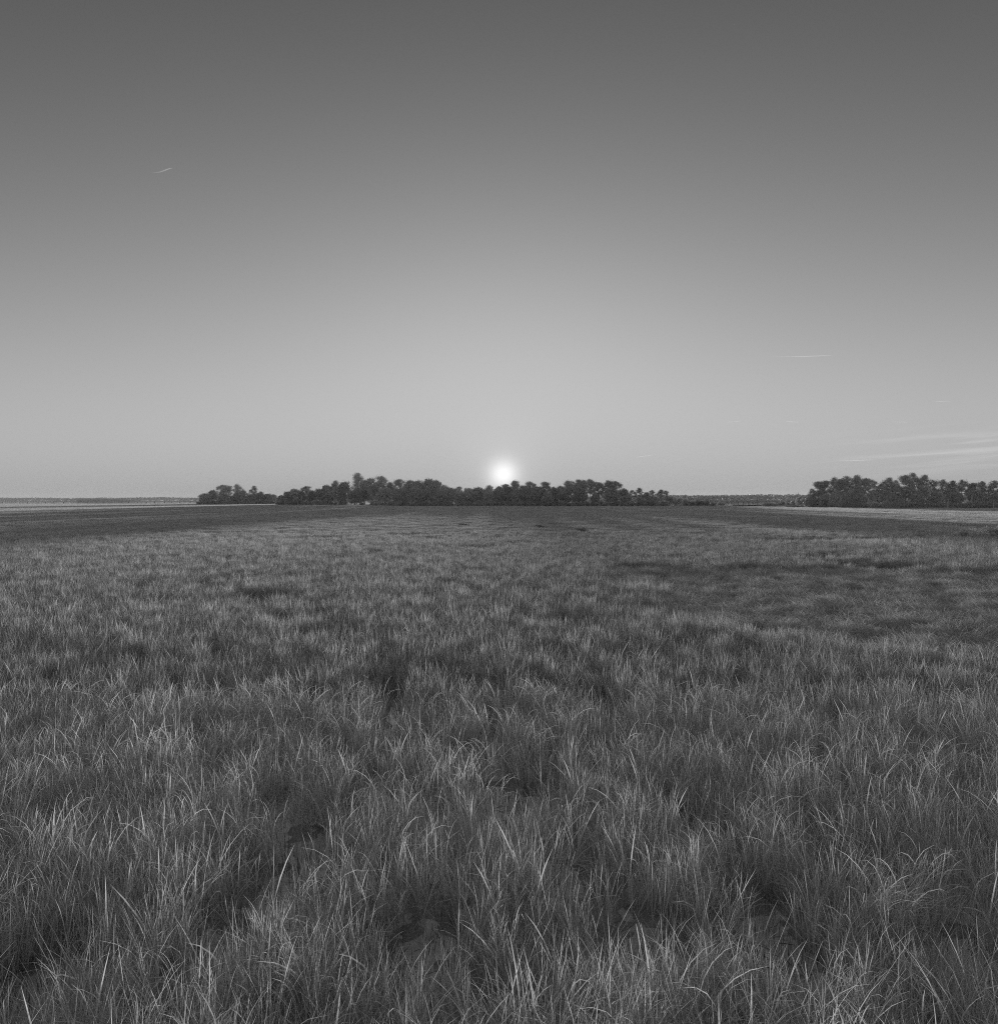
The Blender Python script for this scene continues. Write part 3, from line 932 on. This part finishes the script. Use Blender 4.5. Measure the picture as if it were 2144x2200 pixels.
def clump(seed, spread, culms, leaves, h, width, seg, fold, kinkp=0.06, wild=1.0):
    """a tuft: culms standing close together, every culm with sheathing leaves"""
    rg = np.random.default_rng(seed)
    B, AZ, T0, CU, KI, LE, WI, TO, RO = [[] for _ in range(9)]
    for c in range(culms):
        r, a0 = spread * math.sqrt(rg.random()), rg.uniform(0, 6.283)
        bx, by = r * math.cos(a0), r * math.sin(a0)
        lean, laz = abs(rg.normal(0, 0.13)) * wild, rg.uniform(0, 6.283)
        hc = h * rg.uniform(0.7, 1.12)
        tone_c = rg.uniform(0.8, 1.2)
        for l in range(leaves):
            z = hc * rg.uniform(0.0, 0.42)
            B.append((bx + math.sin(lean) * math.cos(laz) * z, by + math.sin(lean) * math.sin(laz) * z, z))
            AZ.append(rg.uniform(0, 6.283) if rg.random() < 0.6 else laz + rg.normal(0, 0.6))
            T0.append(lean * 0.7 + abs(rg.normal(0.04, 0.14)) * wild)
            CU.append(min(2.3, abs(rg.normal(0.0, 0.5)) * wild + (1.1 if rg.random() < 0.13 else 0)))
            KI.append(rg.uniform(0.4, 0.85) if rg.random() < kinkp else 9.0)
            LE.append(hc * rg.uniform(0.6, 1.1) * (1 - 0.3 * z / hc))
            WI.append(width * (rg.uniform(0.5, 1.25) if rg.random() < 0.93 else rg.uniform(1.5, 2.2)))
            TO.append(tone_c * (rg.uniform(0.45, 0.95) if rg.random() < 0.5 else rg.uniform(0.95, 1.3)))
            RO.append(rg.normal(0, 0.8))
        # the culm itself
        B.append((bx, by, -0.03)); AZ.append(laz); T0.append(lean * 0.8); CU.append(abs(rg.normal(0, 0.12))); KI.append(9.0)
        LE.append(hc * rg.uniform(0.6, 0.9)); WI.append(width * 0.7); TO.append(tone_c * 0.9); RO.append(rg.uniform(0, 3))
    A = lambda z_: np.array(z_, float)
    return blade_set(rg, A(B), A(AZ), A(T0), A(CU), A(KI), A(LE), A(WI), seg, fold, A(TO), A(RO))


def patch(seed, size, n, h, width, seg, wild=1.0, kinkp=0.02):
    """a square metre or more of upright stand seen from afar"""
    rg = np.random.default_rng(seed)
    base = np.stack([rg.uniform(-size / 2, size / 2, n), rg.uniform(-size / 2, size / 2, n), np.full(n, -0.02)], -1)
    return blade_set(rg, base, rg.uniform(0, 6.283, n), np.abs(rg.normal(0, 0.12, n)) * wild, np.abs(rg.normal(0, 0.45, n)) * wild, np.where(rg.random(n) < kinkp, rg.uniform(0.5, 0.8, n), 9.0),
                     h * rg.uniform(0.62, 1.1, n), width * rg.uniform(0.6, 1.3, n), seg, False, np.where(rg.random(n) < 0.6, rg.uniform(0.45, 0.95, n), rg.uniform(1.0, 1.5, n)), rg.normal(0, 0.9, n))


def mat_tuft(seed, spread, n, length, width, seg, zlo=0.0, zhi=0.2, steep=0.35):
    """lodged grass: long blades lying over in swirls"""
    rg = np.random.default_rng(seed)
    r, a0 = spread * np.sqrt(rg.random(n)), rg.uniform(0, 6.283, n)
    base = np.stack([r * np.cos(a0), r * np.sin(a0), rg.uniform(zlo, zhi, n)], -1)
    main = rg.uniform(0, 6.283)
    return blade_set(rg, base, main + rg.normal(0, 0.9, n), np.abs(rg.normal(steep, 0.25, n)), rg.uniform(0.7, 1.9, n), np.full(n, 9.0), length * rg.uniform(0.6, 1.15, n),
                     width * rg.uniform(0.6, 1.3, n), seg, False, np.where(rg.random(n) < 0.8, rg.uniform(0.65, 1.15, n), rg.uniform(1.25, 1.8, n)), rg.normal(0, 0.8, n))


def litter_tuft(seed):
    """stubble and fallen bits lying on the mud"""
    rg = np.random.default_rng(seed)
    n = 20
    r, a0 = 0.22 * np.sqrt(rg.random(n)), rg.uniform(0, 6.283, n)
    base = np.stack([r * np.cos(a0), r * np.sin(a0), np.zeros(n)], -1)
    up = rg.random(n) < 0.75
    return blade_set(rg, base, rg.uniform(0, 6.283, n), np.where(up, np.abs(rg.normal(0.1, 0.25, n)), 1.45), rg.uniform(0, 0.5, n), np.full(n, 9.0), np.where(up, rg.uniform(0.05, 0.3, n), rg.uniform(0.1, 0.35, n)),
                     rg.uniform(0.004, 0.008, n), 3, False, rg.uniform(0.5, 1.8, n), rg.normal(0, 1, n))


def proto_collection(name, sets, mat):
    c = bpy.data.collections.new(name)
    for k, (v, q, tn) in enumerate(sets):
        me = mesh_np(f'{name}_tuft', v, q, {'tone': tn}, smooth=True)
        me.materials.append(mat)
        c.objects.link(bpy.data.objects.new(f'{name}_tuft_{k:02d}', me))
    return c


def scatter(name, coll, pos, rot, scl, idx, label, cat):
    """one stuff object: tufts set out on points by geometry nodes"""
    me = bpy.data.meshes.new(name)
    me.vertices.add(len(pos))
    me.vertices.foreach_set('co', np.asarray(pos, np.float32).ravel())
    for k, tp_, arr in (('rot', 'FLOAT_VECTOR', rot), ('scl', 'FLOAT_VECTOR', scl)):
        a_ = me.attributes.new(k, tp_, 'POINT')
        a_.data.foreach_set('vector', np.asarray(arr, np.float32).ravel())
    a_ = me.attributes.new('pick', 'INT', 'POINT')
    a_.data.foreach_set('value', np.asarray(idx, np.int32))
    o = obj(name, me)
    ng = bpy.data.node_groups.new(name, 'GeometryNodeTree')
    ng.interface.new_socket('Geometry', in_out='INPUT', socket_type='NodeSocketGeometry')
    ng.interface.new_socket('Geometry', in_out='OUTPUT', socket_type='NodeSocketGeometry')
    gi, go = ng.nodes.new('NodeGroupInput'), ng.nodes.new('NodeGroupOutput')
    ci = ng.nodes.new('GeometryNodeCollectionInfo')
    ci.inputs['Collection'].default_value = coll
    ci.inputs['Separate Children'].default_value = True
    ci.inputs['Reset Children'].default_value = True
    ip = ng.nodes.new('GeometryNodeInstanceOnPoints')
    ip.inputs['Pick Instance'].default_value = True

    def attr(nm, tp_):
        n = ng.nodes.new('GeometryNodeInputNamedAttribute')
        n.data_type = tp_
        n.inputs['Name'].default_value = nm
        return n.outputs['Attribute']
    e2r = ng.nodes.new('FunctionNodeEulerToRotation')
    ng.links.new(attr('rot', 'FLOAT_VECTOR'), e2r.inputs[0])
    ng.links.new(gi.outputs[0], ip.inputs['Points'])
    ng.links.new(ci.outputs[0], ip.inputs['Instance'])
    ng.links.new(attr('pick', 'INT'), ip.inputs['Instance Index'])
    ng.links.new(e2r.outputs[0], ip.inputs['Rotation'])
    ng.links.new(attr('scl', 'FLOAT_VECTOR'), ip.inputs['Scale'])
    ng.links.new(ip.outputs[0], go.inputs[0])
    md = o.modifiers.new('scatter', 'NODES')
    md.node_group = ng
    return tag(o, label, cat, kind='stuff')


# lodged area at right, hollows (cut low), and where the woods stand
def in_poly(x, y, poly):
    inside = np.zeros(x.shape, bool)
    n = len(poly)
    for k in range(n):
        x0, y0 = poly[k]
        x1, y1 = poly[(k + 1) % n]
        c = ((y0 > y) != (y1 > y)) & (x < (x1 - x0) * (y - y0) / (y1 - y0 + 1e-12) + x0)
        inside ^= c
    return inside


LODGED = [(2.6, 37), (5.0, 31), (6.4, 25), (6.8, 20.5), (9.0, 17.5), (12.0, 16.2), (18, 16.5), (26, 20), (32, 30), (31, 38), (26, 40), (19, 40), (12, 42), (7, 42)]


def lodged(x, y):
    wx = x + 1.6 * vnoise(x * 0.35, y * 0.35, 81) + 0.7 * vnoise(x * 1.1, y * 1.1, 82)
    wy = y + 2.4 * vnoise(x * 0.3, y * 0.22, 83) + 0.9 * vnoise(x * 1.0, y * 1.0, 84)
    return in_poly(wx, wy, LODGED)


HOLLOWS = []
for px, py, rx, ry in ((1755, 1200, 1.7, 1.2), (1800, 1210, 1.5, 0.9), (1880, 1218, 2.0, 1.3), (1920, 1222, 1.6, 1.0), (2110, 1248, 1.9, 1.1), (2150, 1246, 1.5, 1.1), (690, 1158, 1.8, 1.6), (860, 1152, 1.4, 1.4), (1025, 1180, 1.5, 1.3),
                       (1690, 1163, 3.5, 1.6), (1850, 1160, 4.5, 1.6), (1030, 1232, 0.8, 0.8), (590, 1290, 0.7, 0.7), (530, 1285, 0.6, 0.6), (1240, 1340, 0.9, 0.7)):
    p = at(px, py, 1.0)
    k = (EYE - 0.3) / (EYE - p.z)
    HOLLOWS.append((p.x * k, k, rx, ry))


def hollow(x, y):
    m = np.zeros_like(x)
    wx = x + 0.5 * vnoise(x * 0.9, y * 0.9, 91)
    for cx, cy, rx, ry in HOLLOWS:
        m = np.maximum(m, np.exp(-(((wx - cx) / rx) ** 2 + ((y - cy) / ry) ** 2) ** 2))
    return m


def on_land(x, y):
    """under the woods or beyond the marsh"""
    l = y > marsh_end(x)
    for fr, dp in ((FRONT_LEFT, 57), (FRONT_MAIN, 62)):
        f = np.interp(x, fr[:, 0], fr[:, 1], left=1e9, right=1e9)
        l |= (y > f - 1.0) & (y < f + dp)
    f = np.interp(x, [120, 134, 150, 160, 190, 230], [345, 312, 298, 292, 282, 274], left=1e9)
    l |= y > f - 1.0
    return l


def height(x, y):
    h = 1.0 + 0.03 * fbm(x / 5.0, y / 5.0, 51, 3) + 0.06 * vnoise(x / 0.9, y / 0.9, 55)
    h = h + np.clip((y - 30) / 60, 0, 1) * 0.025 * fbm(x / 45.0, y / 15.0, 57, 3)
    return np.clip(h, 0.5, 1.35) * (1 - 0.82 * hollow(x, y))


def points(y0, y1, dens, margin=2.5, slope=0.70):
    area_n = int(dens * ((slope * (y1 * y1 - y0 * y0)) + 2 * margin * (y1 - y0)))
    u = R.random(area_n)
    A, Bq = slope, 2 * margin
    # depth distributed by the width of the view
    tot = A * (y1 ** 2 - y0 ** 2) + Bq * (y1 - y0)
    c = u * tot + A * y0 ** 2 + Bq * y0
    y = (-Bq + np.sqrt(Bq * Bq + 4 * A * c)) / (2 * A)
    x = (R.random(area_n) * 2 - 1) * (slope * y + margin)
    return x, y


GH = 0.57          # height of the stand in metres
# tuft variants near the camera; whole tiles of tufts farther off
NEAR = [clump(1000 + k, 0.15, 5, 5, GH, 0.0070, 5, True, 0.06, 0.95) for k in range(14)] + [clump(1050 + k, 0.15, 4, 5, GH * 1.08, 0.0078, 6, True, 0.16, 1.8) for k in range(5)]
NEAR2 = [clump(1070 + k, 0.15, 5, 5, GH, 0.0072, 4, False, 0.06, 0.95) for k in range(14)] + [clump(1090 + k, 0.15, 4, 5, GH * 1.08, 0.0078, 5, False, 0.15, 1.7) for k in range(5)]
MIDC = [clump(1100 + k, 0.16, 6, 5, GH, 0.0095, 3, False, 0.06, 1.05) for k in range(14)]


def placed(var, x, y, z, rx, ry, rz, sxy, sz, tone):
    """copies of one tuft (v, q, tone) moved to many places, as arrays"""
    v, q, tn = var
    n = len(x)
    cz, sz_ = np.cos(rz)[:, None], np.sin(rz)[:, None]
    vx, vy, vz = v[None, :, 0] * sxy[:, None], v[None, :, 1] * sxy[:, None], v[None, :, 2] * sz[:, None]
    ax, ay = vx * cz - vy * sz_, vx * sz_ + vy * cz
    ax, ay = ax + vz * np.sin(ry)[:, None], ay - vz * np.sin(rx)[:, None]
    V = np.stack([ax + x[:, None], ay + y[:, None], vz + z[:, None]], -1).reshape(-1, 3)
    Q = (q[None] + (np.arange(n) * len(v))[:, None, None]).reshape(-1, 4)
    return V, Q, (tn[None] * tone[:, None]).reshape(-1)


def assemble(variants, x, y, h, tilt, rg, z=-0.01):
    pick = rg.integers(0, len(variants), len(x))
    VS, QS, TS, off = [], [], [], 0
    for k in range(len(variants)):
        m_ = pick == k
        n = int(m_.sum())
        if not n:
            continue
        V, Q, T_ = placed(variants[k], x[m_], y[m_], np.full(n, z), rg.normal(0, tilt, n), rg.normal(0, tilt, n), rg.uniform(0, 6.283, n), rg.uniform(0.85, 1.2, n), h[m_] * rg.uniform(0.85, 1.1, n), rg.uniform(0.82, 1.2, n))
        VS.append(V)
        QS.append(Q + off)
        TS.append(T_)
        off += len(V)
    return np.concatenate(VS), np.concatenate(QS), np.concatenate(TS)


def tile(seed, size, per_m2):
    rg = np.random.default_rng(seed)
    n = int(per_m2 * size * size)
    x_, y_ = rg.uniform(-size / 2, size / 2, n), rg.uniform(-size / 2, size / 2, n)
    return assemble(MIDC, x_, y_, 1 + 0.12 * rg.normal(0, 1, n), 0.09, rg)


def wavy_patch(seed, size, n, width, seg):
    v, q, tn = patch(seed, size, n, 1.0, width, seg)
    per = (seg + 1) * 2
    b_ = v.reshape(n, per, 3)
    sc_ = 1 + 0.16 * vnoise(b_[:, 0, 0] / 1.1, b_[:, 0, 1] / 1.1, seed)
    b_[:, :, 2] *= sc_[:, None]
    b_[:, :, 2] *= GH
    return b_.reshape(-1, 3), q, tn


def keep_mask(x, y, base):
    d = base + 0.45 * fbm(x * 2.2, y * 2.2, 21, 2) + 0.15 * vnoise(x * 0.5, y * 0.5, 25)
    d = d * (1 - 1.05 * np.clip(pool_mask(x, y) * 1.6 - 0.05, 0, 0.95))
    return R.random(len(x)) < d


# grass one can follow blade by blade
x, y = points(3.8, 14.5, 43.0, 2.0)
k = keep_mask(x, y, 0.9)
x, y = x[k], y[k]
k = y < 6.4 + R.normal(0, 0.4, len(y))
V, Q, T_ = assemble(NEAR, x[k], y[k], height(x[k], y[k]), 0.11, R)
V2, Q2, T2 = assemble(NEAR2, x[~k], y[~k], height(x[~k], y[~k]), 0.11, R)
Q, V, T_ = np.concatenate([Q, Q2 + len(V)]), np.concatenate([V, V2]), np.concatenate([T_, T2])
# thin young stems standing in the pools
STEMS = [clump(1700 + k, 0.14, 9, 1, GH * 0.55, 0.005, 3, False, 0.0, 0.5) for k in range(8)]
x, y = points(3.8, 14.5, 26.0, 2.0)
k = R.random(len(x)) < np.clip(pool_mask(x, y) * 1.0 - 0.1, 0, 0.25)
x, y = x[k], y[k]
V2, Q2, T2 = assemble(STEMS, x, y, R.uniform(0.5, 1.2, len(x)), 0.08, R)
Q, V, T_ = np.concatenate([Q, Q2 + len(V)]), np.concatenate([V, V2]), np.concatenate([T_, T2 * 0.35])
# pale bent blades lying across the stems
THATCH = [mat_tuft(1600 + k, 0.22, 34, 0.55, 0.007, 5, 0.12, 0.34, 0.25) for k in range(12)]
x, y = points(3.6, 14.5, 4.0, 2.5)
k = keep_mask(x, y, 0.86)
x, y = x[k], y[k]
V2, Q2, T2 = assemble(THATCH, x, y, np.ones(len(x)), 0.1, R)
Q, V, T_ = np.concatenate([Q, Q2 + len(V)]), np.concatenate([V, V2]), np.concatenate([T_, T2 * 1.1])
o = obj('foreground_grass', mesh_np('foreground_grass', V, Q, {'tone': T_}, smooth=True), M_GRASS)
tag(o, 'tall marsh grass in the foreground with arching blades', 'grass', kind='stuff')

TS_, FS_, VS_ = 0.62, 2.4, 7.0
TILES = [tile(1150 + k, TS_, 30.0) for k in range(16)]
FARP = [wavy_patch(1200 + k, FS_, int(620 * FS_ * FS_), 0.0125, 3) for k in range(8)]
VFAR = [wavy_patch(1300 + k, VS_, int(110 * VS_ * VS_), 0.032, 2) for k in range(6)]
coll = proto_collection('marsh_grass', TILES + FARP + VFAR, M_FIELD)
pos_l, rot_l, scl_l, idx_l = [], [], [], []


def grid(y0, y1, step, margin=2.5, slope=0.70):
    """jittered grid over the view"""
    yy = np.arange(y0 + step / 2, y1, step)
    xs_, ys_ = [], []
    for v_ in yy:
        half = slope * v_ + margin
        n = int(2 * half / step) + 1
        xs_.append((np.arange(n) - (n - 1) / 2) * step)
        ys_.append(np.full(n, v_))
    X_, Y_ = np.concatenate(xs_), np.concatenate(ys_)
    return X_ + R.uniform(-0.15, 0.15, len(X_)) * step, Y_ + R.uniform(-0.15, 0.15, len(X_)) * step


def add(x, y, h, first, count, tilt=0.06):
    n = len(x)
    pos_l.append(np.stack([x, y, np.full(n, -0.01)], -1))
    rot_l.append(np.stack([R.normal(0, tilt, n), R.normal(0, tilt, n), R.integers(0, 4, n) * math.pi / 2 + R.normal(0, 0.2, n)], -1))
    scl_l.append(np.stack([np.ones(n), np.ones(n), h * R.uniform(0.9, 1.08, n)], -1))
    idx_l.append(first + R.integers(0, count, n))


def far_mix(y):
    """share of the coarser stand, rising with distance so that no seam shows"""
    return np.clip((y - 58.0) / 34.0, 0, 1)


x, y = grid(14.5, 94.0, TS_ * 0.95)
k = keep_mask(x, y, 1.0) & ~lodged(x, y) & (R.random(len(x)) > far_mix(y))
x, y = x[k], y[k]
add(x, y, height(x, y), 0, len(TILES))
x, y = grid(57.0, 150.0, FS_ * 0.96)
k = R.random(len(x)) < far_mix(y) * 1.05
x, y = x[k], y[k]
add(x, y, height(x, y), len(TILES), len(FARP), 0.02)
x, y = grid(150.0, 840.0, VS_ * 0.97)
k = ~on_land(x, y)
x, y = x[k], y[k]
add(x, y, height(x, y), len(TILES) + len(FARP), len(VFAR), 0.004)
scatter('marsh_grass', coll, np.concatenate(pos_l), np.concatenate(rot_l), np.concatenate(scl_l), np.concatenate(idx_l), 'tall upright marsh grass covering the whole tidal flat', 'grass')

# lodged, matted grass
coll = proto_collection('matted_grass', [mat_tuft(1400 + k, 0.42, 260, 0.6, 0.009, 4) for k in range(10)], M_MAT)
x, y = points(15.0, 47.0, 3.2)
k = lodged(x, y)
x, y = x[k], y[k]
n = len(x)
sw = 2.5 * fbm(x * 0.7, y * 0.7, 95, 2)
hh = 0.68 + 0.12 * fbm(x * 1.4, y * 1.4, 97, 2)
scatter('matted_grass', coll, np.stack([x, y, np.zeros(n)], -1), np.stack([R.normal(0, 0.15, n), R.normal(0, 0.15, n), sw + R.normal(0, 0.7, n)], -1),
        np.stack([np.ones(n), np.ones(n), np.clip(hh, 0.4, 1.3)], -1), R.integers(0, 10, n), 'flattened matted grass lying in swirls at right', 'grass')

# stubble and litter on the mud near the camera
coll = proto_collection('grass_litter', [litter_tuft(1500 + k) for k in range(6)], M_LITTER)
x, y = points(3.2, 16.0, 9.0)
n = len(x)
scatter('grass_litter', coll, np.stack([x, y, np.zeros(n)], -1), np.stack([np.zeros(n), np.zeros(n), R.uniform(0, 6.283, n)], -1), np.ones((n, 3)) * R.uniform(0.7, 1.2, (n, 1)), R.integers(0, 6, n),
        'dark dead stubble and litter on the mud between the stems', 'grass litter')

# dark rush clumps standing out in the middle distance
def rush_mesh(seed, w):
    rg = np.random.default_rng(seed)
    n = 700
    a0, r = rg.uniform(0, 6.283, n), np.sqrt(rg.random(n))
    base = np.stack([w * r * np.cos(a0), 0.6 * w * r * np.sin(a0), np.zeros(n)], -1)
    v, q, tn = blade_set(rg, base, a0 + rg.normal(0, 0.8, n), np.abs(rg.normal(0.1, 0.12, n)) + 0.2 * r, np.abs(rg.normal(0.1, 0.3, n)), np.full(n, 9.0), 0.95 * (1 - 0.35 * r) * rg.uniform(0.8, 1.05, n),
                         rg.uniform(0.012, 0.022, n), 3, False, rg.uniform(0.6, 1.3, n), rg.normal(0, 1, n))
    me = mesh_np('rush_clump', v, q, {'tone': tn}, smooth=True)
    me.materials.append(M_RUSH)
    return me


for k, (px, py, w_, lab) in enumerate(((995, 1123, 0.75, 'small dark rush clump left of the sun line in the far grass'), (1157, 1127, 0.65, 'small dark rush clump right of the sun line in the far grass'),
                                       (1250, 1135, 0.75, 'small dark rush clump farthest right of the three in the far grass'))):
    Y = (EYE - 0.6) * F / (py + 3 - (1073.1 + (px - 1072) * ROLL))
    p = at(px, py, Y)
    o = obj('rush_clump', rush_mesh(600 + k, w_), None)
    o.location = (p.x, Y, 0)
    tag(o, lab, 'rush clump', 'dark rush clumps')

# scrub on the low rise at the right edge, coloured as if sunlit
scrub = [make_shrub(700 + k, 3.0, 2.6, 2600) for k in range(2)]
for cr_, tr_ in scrub:
    cr_.materials.append(M_SCRUB)
    tr_.materials.append(M_BARK)
for k, (px, py, Y, hz, lab) in enumerate(((2072, 1142, 72, 1.15, 'lowest leafy bush coloured as sunlit at the left end of the scrub patch'), (2096, 1139, 73, 1.3, 'leafy bush coloured as sunlit, second from the left in the scrub patch'),
                                          (2119, 1137, 74, 1.45, 'leafy bush coloured as sunlit, third from the left in the scrub patch'), (2142, 1136, 74, 1.5, 'leafy bush coloured as sunlit, cut by the right edge of the picture'),
                                          (2110, 1144, 70, 1.15, 'low bush coloured as sunlit in front of the scrub patch'))):
    p = at(px, py, Y)
    root = empty('scrub_bush', (p.x, Y, 0), k * 1.3)
    s_ = hz / 3.0
    root.scale = (s_ * 1.2, s_ * 1.2, s_)
    tag(root, lab, 'bush', 'scrub patch at the right edge')
    obj('foliage', scrub[k % 2][0], None, root)
    obj('stem', scrub[k % 2][1], None, root)

# bleached dead stalks standing in the grass
for k, (px, py, hz, lab) in enumerate(((1194, 1158, 1.5, 'single pale upright stalk in the grass right of the sun line'), (1110, 1156, 1.25, 'pale broken stalk in the grass below the sun'))):
    Y = (EYE - 0.65) * F / (py - (1073.1 + (px - 1072) * ROLL))
    rg = np.random.default_rng(800 + k)
    p = at(px, py, Y)
    parts = [limb(rg, (0, 0, -0.1), (0.05, 0, hz), 0.03, 0.018, 0.02)]
    if k:
        parts += [limb(rg, (0.04, 0, hz - 0.15), (0.75, 0.1, hz + 0.12), 0.02, 0.012, 0.03), limb(rg, (0.0, 0, hz - 0.25), (0.6, 0.0, hz - 0.08), 0.02, 0.01, 0.03)]
    o = obj('dead_stalk', mesh_np('dead_stalk', *join_np(parts), smooth=True), M_PALE)
    o.location = (p.x, Y, 0)
    tag(o, lab, 'stalk', 'bleached stalks')

# ---------------------------------------------------------------- air
m, t, b, out = new_mat('haze')
t.nodes.remove(b)
pv = t.nodes.new('ShaderNodeVolumePrincipled')
pv.inputs['Color'].default_value = (0.9, 0.9, 0.9, 1)
pv.inputs['Density'].default_value = 0.00016
pv.inputs['Anisotropy'].default_value = 0.2
t.links.new(pv.outputs[0], out.inputs['Volume'])
USE_HAZE = True
if USE_HAZE:
    o = obj('haze', mesh_np('haze', *box_np(-3600, 3600, -300, 3600, -1.8, 26.0)), m)
    tag(o, 'pale evening haze in the air over the marsh', 'haze', kind='stuff')
